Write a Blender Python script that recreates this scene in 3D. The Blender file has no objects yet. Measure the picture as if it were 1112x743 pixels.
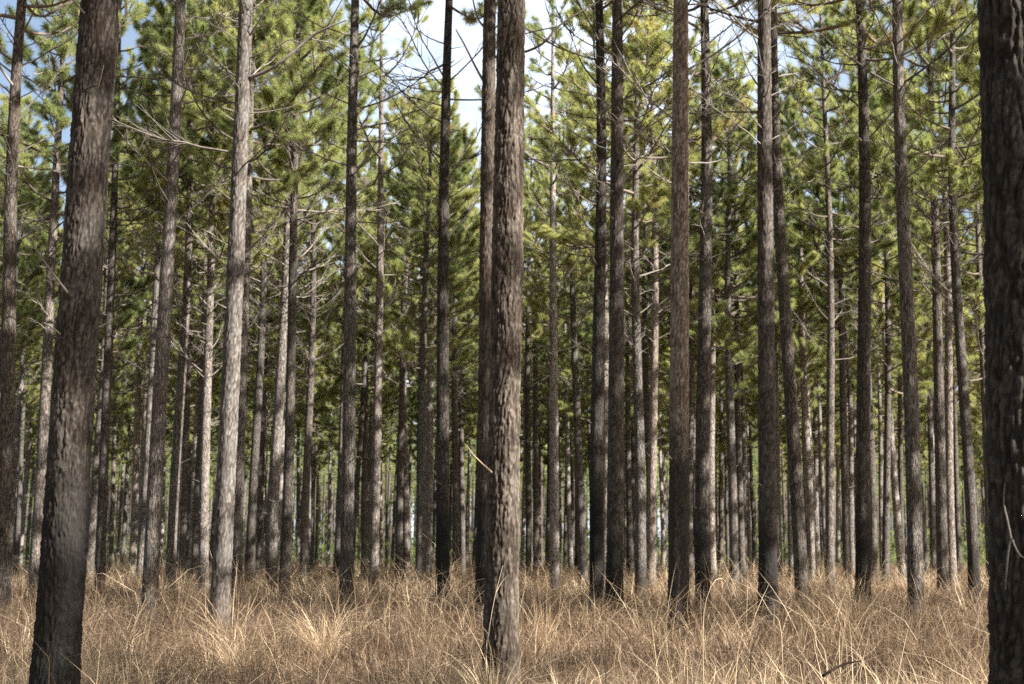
import bpy, math, random
import numpy as np
from mathutils import Vector, Matrix, noise as mnoise

random.seed(7)
RNG = np.random.default_rng(11)
PI = math.pi
sc = bpy.context.scene
COL = sc.collection
rad = math.radians

# ------------------------------------------------------------------ camera frame of the photograph (1112 x 743 units)
FPX = 1544.0
HOR = 600.0
CAMZ = 1.35
PITCH = math.atan((HOR - 371.5) / FPX)
F_HOR = FPX / math.cos(PITCH)                                   # forward length of a ray through the horizon row
F_TOP = FPX * math.cos(PITCH) - 371.5 * math.sin(PITCH)
Z_TOP = FPX * math.sin(PITCH) + 371.5 * math.cos(PITCH)


def ground_z(x, y):
    return 0.05 * np.sin(x * 0.31 + 1.3) * np.cos(y * 0.23) + 0.04 * np.sin(y * 0.11 + x * 0.07)


# ------------------------------------------------------------------ mesh helpers
def mk_mesh(name, V, faces, mats, matidx=None, smooth=True, attrs=None):
    """V (n,3); faces: list of (m,k) int arrays; matidx: list of ints or arrays, one per face block"""
    me = bpy.data.meshes.new(name)
    V = np.ascontiguousarray(V, dtype=np.float32)
    me.vertices.add(len(V))
    me.vertices.foreach_set('co', V.ravel())
    nl = sum(f.size for f in faces)
    nf = sum(len(f) for f in faces)
    loops = np.concatenate([f.ravel() for f in faces]).astype(np.int32)
    tot = np.concatenate([np.full(len(f), f.shape[1], np.int32) for f in faces])
    start = np.concatenate([[0], np.cumsum(tot)[:-1]]).astype(np.int32)
    me.loops.add(nl)
    me.loops.foreach_set('vertex_index', loops)
    me.polygons.add(nf)
    me.polygons.foreach_set('loop_start', start)
    me.polygons.foreach_set('loop_total', tot)
    for m in mats:
        me.materials.append(m)
    if matidx is not None:
        mi = np.concatenate([np.full(len(f), i, np.int32) if np.isscalar(i) else i.astype(np.int32)
                             for f, i in zip(faces, matidx)])
        me.polygons.foreach_set('material_index', mi)
    me.polygons.foreach_set('use_smooth', np.full(nf, smooth, dtype=bool))
    for k, a in (attrs or {}).items():
        at = me.attributes.new(k, 'FLOAT', 'POINT')
        at.data.foreach_set('value', np.ascontiguousarray(a, dtype=np.float32))
    me.update(calc_edges=True)
    return me


def tube(P, R, sides=6, tip=True):
    """a bent tapering tube through points P with radii R"""
    P = np.asarray(P, float)
    R = np.asarray(R, float)
    n = len(P)
    T = np.gradient(P, axis=0)
    T /= np.linalg.norm(T, axis=1)[:, None] + 1e-9
    ref = np.array([0.0, 0, 1.0]) if abs(T[0][2]) < 0.8 else np.array([1.0, 0, 0])
    A = np.cross(T, ref)
    A /= np.linalg.norm(A, axis=1)[:, None] + 1e-9
    B = np.cross(T, A)
    th = np.linspace(0, 2 * PI, sides, endpoint=False)
    V = P[:, None, :] + R[:, None, None] * (np.cos(th)[None, :, None] * A[:, None, :] + np.sin(th)[None, :, None] * B[:, None, :])
    V = V.reshape(-1, 3)
    i = np.arange(n - 1)[:, None] * sides
    j = np.arange(sides)[None, :]
    k = (j + 1) % sides
    Q = np.stack([i + j, i + k, i + sides + k, i + sides + j], -1).reshape(-1, 4)
    return V, Q


class Acc:
    """collects tubes and triangles into one mesh"""
    def __init__(self):
        self.V = []; self.n = 0; self.Q = []; self.T = []; self.tone = []

    def add(self, V, Q=None, T=None, tone=0.5):
        if Q is not None: self.Q.append(Q + self.n)
        if T is not None: self.T.append(T + self.n)
        self.V.append(V); self.n += len(V)
        self.tone.append(np.full(len(V), tone) if np.isscalar(tone) else tone)

    def mesh(self, name, mats):
        faces, mi = [], []
        if self.Q: faces.append(np.concatenate(self.Q)); mi.append(0)
        if self.T: faces.append(np.concatenate(self.T)); mi.append(len(mats) - 1)
        return mk_mesh(name, np.concatenate(self.V), faces, mats, mi, True, {'tone': np.concatenate(self.tone)})


def link(name, me, parent=None):
    o = bpy.data.objects.new(name, me)
    COL.objects.link(o)
    if parent is not None: o.parent = parent
    return o


def tag(o, label=None, cat=None, group=None, kind=None):
    if label: o['label'] = label
    if cat: o['category'] = cat
    if group: o['group'] = group
    if kind: o['kind'] = kind
    return o


# ------------------------------------------------------------------ materials
def new_mat(name):
    m = bpy.data.materials.new(name)
    m.use_nodes = True
    nt = m.node_tree
    for n in list(nt.nodes): nt.nodes.remove(n)
    out = nt.nodes.new('ShaderNodeOutputMaterial')
    return m, nt, out


def N(nt, typ, **kw):
    n = nt.nodes.new(typ)
    for k, v in kw.items():
        if k.startswith('i_'):
            key = k[2:].replace('_', ' ')
            n.inputs[key].default_value = v
        else:
            setattr(n, k, v)
    return n


def math_n(nt, op, a, b=None, clamp=False):
    n = nt.nodes.new('ShaderNodeMath'); n.operation = op; n.use_clamp = clamp
    for i, v in enumerate((a, b)):
        if v is None: continue
        if isinstance(v, (int, float)): n.inputs[i].default_value = v
        else: nt.links.new(v, n.inputs[i])
    return n.outputs[0]


def ramp(nt, fac, stops):
    r = nt.nodes.new('ShaderNodeValToRGB')
    el = r.color_ramp.elements
    while len(el) < len(stops): el.new(0.5)
    for e, (p, c) in zip(el, stops):
        e.position = p; e.color = (*c, 1)
    nt.links.new(fac, r.inputs[0])
    return r.outputs[0]


def mixc(nt, fac, a, b, mode='MIX'):
    n = nt.nodes.new('ShaderNodeMix'); n.data_type = 'RGBA'; n.blend_type = mode
    if isinstance(fac, (int, float)): n.inputs[0].default_value = fac
    else: nt.links.new(fac, n.inputs[0])
    for idx, v in ((6, a), (7, b)):
        if isinstance(v, tuple): n.inputs[idx].default_value = (*v, 1)
        else: nt.links.new(v, n.inputs[idx])
    return n.outputs[2]


def bark_material(name, use_attr):
    m, nt, out = new_mat(name)
    L = nt.links.new
    tc = N(nt, 'ShaderNodeTexCoord')
    info = N(nt, 'ShaderNodeObjectInfo')
    off = nt.nodes.new('ShaderNodeVectorMath'); off.operation = 'SCALE'
    comb = nt.nodes.new('ShaderNodeCombineXYZ')
    for i in range(3): L(info.outputs['Random'], comb.inputs[i])
    L(comb.outputs[0], off.inputs[0]); off.inputs['Scale'].default_value = 37.0
    add = nt.nodes.new('ShaderNodeVectorMath'); add.operation = 'ADD'
    L(tc.outputs['Object'], add.inputs[0]); L(off.outputs[0], add.inputs[1])
    mp = N(nt, 'ShaderNodeMapping'); mp.inputs['Scale'].default_value = (1, 1, 0.2)
    L(add.outputs[0], mp.inputs[0])
    # warp
    nz = N(nt, 'ShaderNodeTexNoise', i_Scale=7.0, i_Detail=3.0); L(mp.outputs[0], nz.inputs['Vector'])
    w = nt.nodes.new('ShaderNodeVectorMath'); w.operation = 'MULTIPLY_ADD'
    L(nz.outputs['Color'], w.inputs[0]); w.inputs[1].default_value = (0.06, 0.06, 0.06); L(mp.outputs[0], w.inputs[2])
    ridge = []
    for sc_, k_ in ((26.0, 9.0), (58.0, 7.0)):
        rn = N(nt, 'ShaderNodeTexNoise', i_Scale=sc_, i_Detail=2.0, i_Roughness=0.5); L(w.outputs[0], rn.inputs['Vector'])
        ridge.append(math_n(nt, 'MULTIPLY', math_n(nt, 'ABSOLUTE', math_n(nt, 'SUBTRACT', rn.outputs[0], 0.5)), k_, True))
    edge = N(nt, 'ShaderNodeMath', operation='MULTIPLY_ADD'); L(ridge[0], edge.inputs[0]); edge.inputs[1].default_value = 0.7
    L(math_n(nt, 'MULTIPLY', ridge[1], 0.3), edge.inputs[2])
    fine = N(nt, 'ShaderNodeTexNoise', i_Scale=90.0, i_Detail=5.0, i_Roughness=0.65); L(mp.outputs[0], fine.inputs['Vector'])
    big = N(nt, 'ShaderNodeTexNoise', i_Scale=3.2, i_Detail=4.0, i_Roughness=0.6); L(add.outputs[0], big.inputs['Vector'])
    if use_attr:
        at = N(nt, 'ShaderNodeAttribute', attribute_name='furrow')
        plate = at.outputs['Fac']
    else:
        plate = edge.outputs[0]
    pm = math_n(nt, 'MULTIPLY', plate, 0.75)
    pm = math_n(nt, 'ADD', pm, math_n(nt, 'MULTIPLY', fine.outputs[0], 0.45), True)
    col = ramp(nt, pm, [(0.14, (0.014, 0.0115, 0.010)), (0.40, (0.047, 0.0395, 0.034)), (0.72, (0.112, 0.099, 0.088)), (1.0, (0.24, 0.22, 0.20))])
    # grey lichen film and warm brown patches
    lich = N(nt, 'ShaderNodeMapRange', i_From_Min=0.50, i_From_Max=0.72); L(big.outputs[0], lich.inputs[0])
    col = mixc(nt, math_n(nt, 'MULTIPLY', lich.outputs[0], 0.55), col, (0.145, 0.143, 0.137))
    warm = N(nt, 'ShaderNodeMapRange', i_From_Min=0.48, i_From_Max=0.28); L(big.outputs[0], warm.inputs[0])
    col = mixc(nt, math_n(nt, 'MULTIPLY', warm.outputs[0], 0.5), col, (0.078, 0.053, 0.040))
    sep = nt.nodes.new('ShaderNodeSeparateColor'); L(info.outputs['Color'], sep.inputs[0])
    col = mixc(nt, sep.outputs[2], col, mixc(nt, 1.0, col, (1.06, 0.88, 0.72), 'MULTIPLY'))
    # per tree tone (object colour G) and height of the black base (object colour R)
    tone = nt.nodes.new('ShaderNodeCombineColor')
    for i in range(3): L(sep.outputs[1], tone.inputs[i])
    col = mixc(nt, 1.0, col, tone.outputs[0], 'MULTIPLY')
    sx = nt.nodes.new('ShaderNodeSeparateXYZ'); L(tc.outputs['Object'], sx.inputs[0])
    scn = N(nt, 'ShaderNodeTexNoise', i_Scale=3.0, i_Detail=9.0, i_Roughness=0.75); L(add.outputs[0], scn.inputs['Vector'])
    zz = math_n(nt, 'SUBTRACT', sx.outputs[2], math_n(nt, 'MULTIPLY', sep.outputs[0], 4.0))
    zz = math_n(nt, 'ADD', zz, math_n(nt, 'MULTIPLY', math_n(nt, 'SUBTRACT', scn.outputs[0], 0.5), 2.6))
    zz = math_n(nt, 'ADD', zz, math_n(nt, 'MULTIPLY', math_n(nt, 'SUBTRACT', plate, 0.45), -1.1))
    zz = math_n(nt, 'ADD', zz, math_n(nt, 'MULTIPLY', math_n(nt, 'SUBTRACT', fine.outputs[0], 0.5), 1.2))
    base_black = N(nt, 'ShaderNodeMapRange', i_From_Min=0.12, i_From_Max=-0.16); L(zz, base_black.inputs[0])  # near-black lower trunk with a ragged upper edge
    inky = mixc(nt, fine.outputs[0], (0.006, 0.006, 0.006), (0.028, 0.025, 0.023))
    col = mixc(nt, math_n(nt, 'MULTIPLY', base_black.outputs[0], 0.85), col, inky)
    hgt = math_n(nt, 'ADD', math_n(nt, 'MULTIPLY', edge.outputs[0], 0.35 if use_attr else 1.0), math_n(nt, 'MULTIPLY', fine.outputs[0], 0.55))
    bp = N(nt, 'ShaderNodeBump', i_Strength=0.9, i_Distance=0.008 if use_attr else 0.02); L(hgt, bp.inputs['Height'])
    bs = N(nt, 'ShaderNodeBsdfPrincipled'); bs.inputs['Roughness'].default_value = 0.9
    bs.inputs['Specular IOR Level'].default_value = 0.2
    L(col, bs.inputs['Base Color']); L(bp.outputs[0], bs.inputs['Normal'])
    L(bs.outputs[0], out.inputs[0])
    return m


def leafy(name, stops, trans=0.4, tint=(1.25, 1.25, 0.7), gloss=0.0, noise_scale=None, var=0.0):
    m, nt, out = new_mat(name)
    L = nt.links.new
    at = N(nt, 'ShaderNodeAttribute', attribute_name='tone')
    fac = at.outputs['Fac']
    if var:
        info = N(nt, 'ShaderNodeObjectInfo')
        fac = math_n(nt, 'ADD', fac, math_n(nt, 'MULTIPLY', math_n(nt, 'SUBTRACT', info.outputs['Random'], 0.5), var), True)
    col = ramp(nt, fac, stops)
    tcol = mixc(nt, 1.0, col, tint, 'MULTIPLY')
    d = N(nt, 'ShaderNodeBsdfPrincipled'); d.inputs['Roughness'].default_value = 0.55
    d.inputs['Specular IOR Level'].default_value = 0.3 + gloss
    L(col, d.inputs['Base Color'])
    t = N(nt, 'ShaderNodeBsdfTranslucent'); L(tcol, t.inputs[0])
    mx = N(nt, 'ShaderNodeMixShader'); mx.inputs[0].default_value = trans
    L(d.outputs[0], mx.inputs[1]); L(t.outputs[0], mx.inputs[2]); L(mx.outputs[0], out.inputs[0])
    return m


def twig_material(name, a, b):
    m, nt, out = new_mat(name)
    L = nt.links.new
    tc = N(nt, 'ShaderNodeTexCoord')
    nz = N(nt, 'ShaderNodeTexNoise', i_Scale=14.0, i_Detail=4.0); L(tc.outputs['Object'], nz.inputs['Vector'])
    info = N(nt, 'ShaderNodeObjectInfo')
    f = math_n(nt, 'ADD', math_n(nt, 'MULTIPLY', nz.outputs[0], 0.8), math_n(nt, 'MULTIPLY', math_n(nt, 'SUBTRACT', info.outputs['Random'], 0.4), 0.8), True)
    col = ramp(nt, f, [(0.1, a), (0.8, b)])
    bp = N(nt, 'ShaderNodeBump', i_Strength=0.5, i_Distance=0.006); L(nz.outputs[0], bp.inputs['Height'])
    bs = N(nt, 'ShaderNodeBsdfPrincipled'); bs.inputs['Roughness'].default_value = 0.85
    L(col, bs.inputs['Base Color']); L(bp.outputs[0], bs.inputs['Normal']); L(bs.outputs[0], out.inputs[0])
    return m


BARK = bark_material('pine bark', False)
BARK_NEAR = bark_material('rough pine bark', True)
TWIG = twig_material('dead pine branch', (0.055, 0.046, 0.040), (0.24, 0.21, 0.18))
LIMB = twig_material('living pine limb', (0.07, 0.055, 0.044), (0.17, 0.135, 0.105))
STRAW_WOOD = twig_material('bleached dry stalk', (0.22, 0.155, 0.095), (0.40, 0.31, 0.21))
RUST_WOOD = twig_material('rust brown dead stick', (0.035, 0.016, 0.011), (0.075, 0.035, 0.022))
VINE = twig_material('pale vine bark', (0.13, 0.115, 0.10), (0.24, 0.215, 0.19))
NEEDLE = leafy('pine needles', [(0.0, (0.115, 0.165, 0.065)), (0.45, (0.315, 0.345, 0.155)), (0.8, (0.46, 0.47, 0.22)), (0.97, (0.43, 0.38, 0.17)), (1.0, (0.30, 0.20, 0.11))], 0.58, (1.16, 1.14, 0.80), 0.2, var=0.4)
STRAW = leafy('dry grass', [(0.0, (0.062, 0.042, 0.029)), (0.3, (0.165, 0.110, 0.070)), (0.6, (0.33, 0.232, 0.148)), (1.0, (0.64, 0.51, 0.34))], 0.32, (1.05, 1.0, 0.88))


def ground_material():
    m, nt, out = new_mat('pine straw and soil')
    L = nt.links.new
    tc = N(nt, 'ShaderNodeTexCoord')
    a = N(nt, 'ShaderNodeTexNoise', i_Scale=0.8, i_Detail=6.0); L(tc.outputs['Object'], a.inputs['Vector'])
    b = N(nt, 'ShaderNodeTexNoise', i_Scale=30.0, i_Detail=6.0, i_Roughness=0.7); L(tc.outputs['Object'], b.inputs['Vector'])
    f = math_n(nt, 'ADD', math_n(nt, 'MULTIPLY', a.outputs[0], 0.5), math_n(nt, 'MULTIPLY', b.outputs[0], 0.5))
    col = ramp(nt, f, [(0.3, (0.07, 0.042, 0.026)), (0.5, (0.15, 0.092, 0.055)), (0.7, (0.24, 0.16, 0.095))])
    bp = N(nt, 'ShaderNodeBump', i_Strength=0.8, i_Distance=0.05); L(b.outputs[0], bp.inputs['Height'])
    bs = N(nt, 'ShaderNodeBsdfPrincipled'); bs.inputs['Roughness'].default_value = 0.95
    L(col, bs.inputs['Base Color']); L(bp.outputs[0], bs.inputs['Normal']); L(bs.outputs[0], out.inputs[0])
    return m


# ------------------------------------------------------------------ ground
def build_ground():
    a = np.concatenate([np.linspace(-700, -60, 17)[:-1], np.linspace(-60, 60, 97), np.linspace(60, 700, 17)[1:]])
    b = np.concatenate([np.linspace(-300, -40, 9)[:-1], np.linspace(-40, 120, 129), np.linspace(120, 900, 21)[1:]])
    X, Y = np.meshgrid(a, b)
    fade = np.clip(1.5 - np.hypot(X, Y) / 160, 0, 1)
    Z = ground_z(X, Y) * fade - 0.004
    V = np.stack([X, Y, Z], -1).reshape(-1, 3)
    nx = len(a); ny = len(b)
    i, j = np.meshgrid(np.arange(nx - 1), np.arange(ny - 1))
    q = (j * nx + i).ravel()
    Q = np.stack([q, q + 1, q + nx + 1, q + nx], -1)
    o = link('ground', mk_mesh('ground', V, [Q], [ground_material()]))
    tag(o, 'brown forest floor of soil and pine straw under the dry grass', 'ground', kind='structure')


build_ground()

# ------------------------------------------------------------------ trees: shared pieces
H0 = 20.5
D0 = 0.30


def taper(z, H=H0):
    t = np.clip(z / (H + 0.5), 0, 1)
    return (1 - 0.90 * t ** 1.75)


class Variant: pass


def sweep_fn(seed):
    r = random.Random(seed)
    a1, a2 = r.uniform(0, 2 * PI), r.uniform(0, 2 * PI)
    k1, k2 = r.uniform(0.05, 0.18), r.uniform(0.02, 0.07)

    def f(z):
        z = np.asarray(z, float)
        s = np.sin(z / H0 * PI * 1.0) * k1
        c = np.sin(z / H0 * PI * 2.6 + 0.5) * k2 - math.sin(0.5) * k2
        return np.stack([np.cos(a1) * s + np.cos(a2) * c, np.sin(a1) * s + np.sin(a2) * c, np.zeros_like(z)], -1)
    return f


def trunk_mesh(seed, sweep, sides=20):
    r = random.Random(seed)
    z = np.concatenate([[-0.3, 0, 0.1, 0.25, 0.45, 0.7], np.arange(1.0, H0, 0.22), [H0]])
    th = np.linspace(0, 2 * PI, sides, endpoint=False)
    R = D0 / 2 * taper(np.maximum(z, 0)) + 0.05 * np.exp(-np.maximum(z, 0) / 0.35)
    R[-1] = 0.015
    ox = r.uniform(0, 50)
    V = np.zeros((len(z), sides, 3))
    C = sweep(np.maximum(z, 0))
    for i, zz in enumerate(z):
        for j, t in enumerate(th):
            n = mnoise.noise(Vector((math.cos(t) * 2.2 + ox, math.sin(t) * 2.2, zz * 1.4))) * 0.035
            n += mnoise.noise(Vector((math.cos(t) * 6 + ox, math.sin(t) * 6, zz * 5.0))) * 0.03
            rr = R[i] * (1 + n)
            V[i, j] = (C[i, 0] + rr * math.cos(t), C[i, 1] + rr * math.sin(t), zz)
    i = np.arange(len(z) - 1)[:, None] * sides
    j = np.arange(sides)[None, :]; k = (j + 1) % sides
    Q = np.stack([i + j, i + k, i + sides + k, i + sides + j], -1).reshape(-1, 4)
    return mk_mesh('trunk', V.reshape(-1, 3), [Q], [BARK])


def near_trunk_mesh(seed, D, zmax, dz, sides, sweep, amp=0.011, cell=0.05):
    """trunk with the bark plates modelled in relief up to zmax"""
    r = random.Random(seed)
    z = np.concatenate([np.arange(-0.25, zmax, dz), np.arange(zmax, H0, 0.5), [H0]])
    th = np.linspace(0, 2 * PI, sides, endpoint=False)
    R = D / 2 * taper(np.maximum(z, 0)) + 0.06 * np.exp(-np.maximum(z, 0) / 0.42)
    R[-1] = 0.015
    C = sweep(np.maximum(z, 0))
    ox, oy = r.uniform(0, 90), r.uniform(0, 90)
    V = np.zeros((len(z), sides, 3)); A = np.zeros((len(z), sides))
    cs, sn = np.cos(th), np.sin(th)
    vor, nse = mnoise.voronoi, mnoise.noise
    for i, zz in enumerate(z):
        Ri = R[i]
        hi = zz > zmax
        for j in range(sides):
            x, y = cs[j] * Ri, sn[j] * Ri
            low = nse(Vector((x * 7 + ox, y * 7, zz * 1.1))) * 0.035 + nse(Vector((x * 14 + ox, y * 14, zz * 3.0))) * 0.012
            f = 0.6
            d = 0.0
            if not hi:
                fq = 0.9 / cell
                fq = 0.9 / cell
                wx = nse(Vector((x * 11 + oy, y * 11, zz * 5))) * 0.30 + nse(Vector((x * 30 + oy, y * 30, zz * 18))) * 0.22
                n1 = nse(Vector((x * fq + wx + ox, y * fq + wx, zz * fq * 0.19 + wx)))
                n2 = nse(Vector((x * fq * 0.55 + oy, y * fq * 0.55 - wx, zz * fq * 0.6 + wx)))
                n3 = nse(Vector((x * fq * 2.3 + oy, y * fq * 2.3 + ox, zz * fq * 0.55)))
                e1 = min(1.0, abs(n1) * 3.6); e2 = min(1.0, abs(n2) * 6.5); e3 = min(1.0, abs(n3) * 4.0)
                e = e1 * (0.35 + 0.65 * e2)
                fn = nse(Vector((x * 95, y * 95 + ox, zz * 42)))
                f2 = nse(Vector((x * 48 + ox, y * 48, zz * 30)))
                f = max(0.0, min(1.0, e * 0.66 + 0.16 * e3 + fn * 0.26 + f2 * 0.22 + 0.06))
                cellh = 0.30 * amp * (e3 - 1) + 0.003 * (1 if f2 > 0.12 else 0)
                lay = nse(Vector((x * 26 + oy, y * 26, zz * 11)))
                d = 1.25 * amp * (e ** 0.75 - 1) + 0.0026 * fn + 0.004 * (1 if lay > 0.08 else 0) + cellh
                d += 0.006 * nse(Vector((x * 40 + ox, y * 40, zz * 17)))
            rr = Ri * (1 + low) + d
            V[i, j] = (C[i, 0] + rr * cs[j], C[i, 1] + rr * sn[j], zz)
            A[i, j] = f
    i = np.arange(len(z) - 1)[:, None] * sides
    j = np.arange(sides)[None, :]; k = (j + 1) % sides
    Q = np.stack([i + j, i + k, i + sides + k, i + sides + j], -1).reshape(-1, 4)
    return mk_mesh('trunk', V.reshape(-1, 3), [Q], [BARK_NEAR], None, True, {'furrow': A.ravel()})


def needles(rng, P, Dv, per, ln, wd, tone):
    """tufts of needles: P (n,3) tuft bases, Dv (n,3) twig directions"""
    n = len(P)
    m = n * per
    base = np.repeat(P, per, 0)
    d = np.repeat(Dv, per, 0)
    u = rng.normal(size=(m, 3)); u /= np.linalg.norm(u, axis=1)[:, None]
    dirs = d * rng.uniform(0.25, 1.15, (m, 1)) + u * 0.95
    dirs[:, 2] += 0.05
    dirs /= np.linalg.norm(dirs, axis=1)[:, None]
    base = base + d * rng.uniform(-0.10, 0.04, (m, 1))
    L = ln * rng.uniform(0.65, 1.15, (m, 1))
    s = np.cross(dirs, rng.normal(size=(m, 3))); s /= np.linalg.norm(s, axis=1)[:, None] + 1e-9
    tip = base + dirs * L
    tip[:, 2] -= 0.02
    V = np.stack([base - s * wd * 0.5, base + s * wd * 0.5, tip], 1).reshape(-1, 3)
    T = np.arange(m * 3).reshape(-1, 3)
    tn = np.repeat(np.clip(np.repeat(tone, per) + rng.normal(0, 0.10, m), 0, 1), 3)
    return V, T, tn


def crown_mesh(seed, sweep, nb=36, zb=9.8, per=72, wd=0.0112, ln=0.215, full=1.05):
    rng = np.random.default_rng(seed)
    acc = Acc()
    P, Dv, tone = [], [], []
    az = rng.uniform(0, 2 * PI)
    for b in range(nb):
        t = (b + rng.uniform(0, 0.9)) / nb
        z0 = zb + (H0 - zb - 0.4) * t ** 0.95
        az += 2.4 + rng.normal(0, 0.35)
        L = (2.85 * (1 - t) ** 0.65 + 0.4) * rng.uniform(0.55, 1.15)
        if t < 0.12: L *= rng.uniform(0.5, 1.0)
        el = rad(8 + 48 * t + rng.normal(0, 8))
        n = 7
        s = np.linspace(0, 1, n)
        h = np.array([math.cos(az), math.sin(az), 0])
        bend = rng.normal(0, 0.14)
        side = np.array([-h[1], h[0], 0])
        pts = sweep(z0)[None, :] + np.array([0, 0, z0])[None, :] + h[None, :] * (L * s * math.cos(el))[:, None] + side[None, :] * (bend * L * s ** 2)[:, None]
        pts[:, 2] += L * s * math.sin(el) + 0.22 * L * s ** 2.2 - 0.10 * L * np.sin(s * PI)
        pts += rng.normal(0, 0.03, pts.shape) * s[:, None]
        r0 = 0.012 + 0.013 * L
        V, Q = tube(pts, r0 * (1 - 0.8 * s), 5)
        acc.add(V, Q)
        dead = t < 0.2 and rng.random() < 0.3
        nsub = int(4 + L * 4.2)
        btone = np.clip(0.45 + rng.normal(0, 0.12) + 0.12 * t, 0.1, 0.9)
        for q in range(nsub + 1):
            if q == nsub:
                p0, dr, ls = pts[-1], pts[-1] - pts[-2], 0.22
            else:
                ss = rng.uniform(0.32, 0.98)
                f = ss * (n - 1); i0 = min(int(f), n - 2)
                p0 = pts[i0] + (pts[i0 + 1] - pts[i0]) * (f - i0)
                dr = (pts[i0 + 1] - pts[i0]); dr = dr / np.linalg.norm(dr)
                dr = dr * 0.7 + side * rng.choice([-1, 1]) * rng.uniform(0.4, 1.0) + np.array([0, 0, rng.uniform(-0.1, 0.6)])
                ls = rng.uniform(0.25, 0.75) * (0.5 + 0.25 * L)
            dr = dr / np.linalg.norm(dr)
            p1 = p0 + dr * ls * 0.6 + np.array([0, 0, 0.02])
            p2 = p0 + dr * ls + np.array([0, 0, 0.10 * ls])
            V, Q = tube([p0, p1, p2], [r0 * 0.4, r0 * 0.3, 0.004], 4)
            acc.add(V, Q)
            if dead and rng.random() < 0.8: continue
            kk = max(1, int(ls / 0.15 * full))
            for w in range(kk):
                a = 1 - 0.5 * w / max(kk, 1) * rng.uniform(0.8, 1)
                P.append(p0 + (p2 - p0) * a); Dv.append(dr)
                tone.append(btone + rng.normal(0, 0.07) + (0.35 if rng.random() < 0.03 else 0))
    # leader
    for w in range(8):
        zz = H0 - 0.1 - 0.13 * w
        P.append(sweep(zz) + np.array([0, 0, zz])); Dv.append(np.array([0, 0, 1.0])); tone.append(0.6)
    V, T, tn = needles(rng, np.array(P), np.array(Dv), per, ln, wd, np.array(tone))
    acc.add(V, None, T, tn)
    return acc.mesh('crown', [LIMB, NEEDLE])


def branch_mesh(seed, L, needled=False):
    """a bare branch leaving the trunk along +X"""
    rng = np.random.default_rng(seed)
    acc = Acc()
    n = 10
    s = np.linspace(0, 1, n)
    el = rad(rng.uniform(8, 42))
    w = np.cumsum(rng.normal(0, 0.09, n)) * s
    pts = np.stack([L * s * math.cos(el), L * (rng.normal(0, 0.14) * s ** 2 + w * 0.5), L * (s * math.sin(el) + rng.uniform(-0.05, 0.25) * s ** 2.3 + 0.4 * np.cumsum(rng.normal(0, 0.06, n)) * s)], -1)
    r0 = 0.0065 + 0.0062 * L
    V, Q = tube(pts, r0 * (1 - 0.78 * s) + 0.002, 6); acc.add(V, Q)
    for k in range(int(3 + L * 3.4)):
        ss = rng.uniform(0.25, 0.95); f = ss * (n - 1); i0 = min(int(f), n - 2)
        p0 = pts[i0] + (pts[i0 + 1] - pts[i0]) * (f - i0)
        d = (pts[i0 + 1] - pts[i0]); d /= np.linalg.norm(d)
        d = d * 0.8 + np.array([0, rng.choice([-1, 1]) * rng.uniform(0.3, 1.0), rng.uniform(-0.25, 0.75)])
        d /= np.linalg.norm(d)
        ls = rng.uniform(0.15, 0.5) * L * (1.15 - ss)
        q = np.linspace(0, 1, 5)[:, None]
        cur = rng.normal(0, 0.12, 3)
        pp = p0 + d * ls * q + cur * ls * q ** 2
        V, Q = tube(pp, r0 * 0.42 * (1 - 0.75 * q[:, 0]) + 0.0015, 4); acc.add(V, Q)
        if ls > 0.35:
            for _ in range(2):
                d2 = d + rng.normal(0, 0.5, 3); d2 /= np.linalg.norm(d2)
                pq = pp[rng.integers(1, 4)]
                V, Q = tube([pq, pq + d2 * ls * 0.25, pq + d2 * ls * 0.45 + np.array([0, 0, 0.03])], [r0 * 0.2, r0 * 0.15, 0.0015], 4); acc.add(V, Q)
    return acc.mesh('branch', [TWIG])


def stub_mesh(seed):
    rng = np.random.default_rng(seed)
    L = rng.uniform(0.12, 0.5)
    s = np.linspace(0, 1, 5)
    pts = np.stack([L * s, rng.normal(0, .1) * L * s ** 2, L * rng.uniform(-.1, .6) * s], -1)
    acc = Acc(); V, Q = tube(pts, 0.013 * (1 - 0.6 * s), 6); acc.add(V, Q)
    V, Q = tube([pts[-1], pts[-1] + [0.004, 0, 0]], [0.0052, 0.0005], 6); acc.add(V, Q)
    return acc.mesh('branch', [TWIG])


NVAR = 12
ZB = [12.0, 12.6, 13.0, 12.3, 10.2, 10.8, 11.2, 7.6, 8.4, 9.2, 12.8, 13.4]
VARS = []
for v in range(NVAR):
    o = Variant()
    o.sweep = sweep_fn(100 + v)
    o.trunk = trunk_mesh(200 + v, o.sweep)
    o.crown = crown_mesh(300 + v, o.sweep, nb=[36, 38, 34, 37, 42, 44, 46, 54, 56, 52, 17, 15][v], zb=ZB[v], full=[1.05, 1.45, 1.6][(v > 3) + (v > 6)] if v < 10 else 0.9)
    VARS.append(o)
BRANCHES = [branch_mesh(400 + i, L) for i, L in enumerate([1.0, 1.3, 1.5, 1.7, 1.9, 2.1, 2.3, 2.5, 2.8, 1.2, 1.6, 2.2, 2.6, 3.0])]
STUBS = [stub_mesh(450 + i) for i in range(5)]

TREES = []


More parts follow.
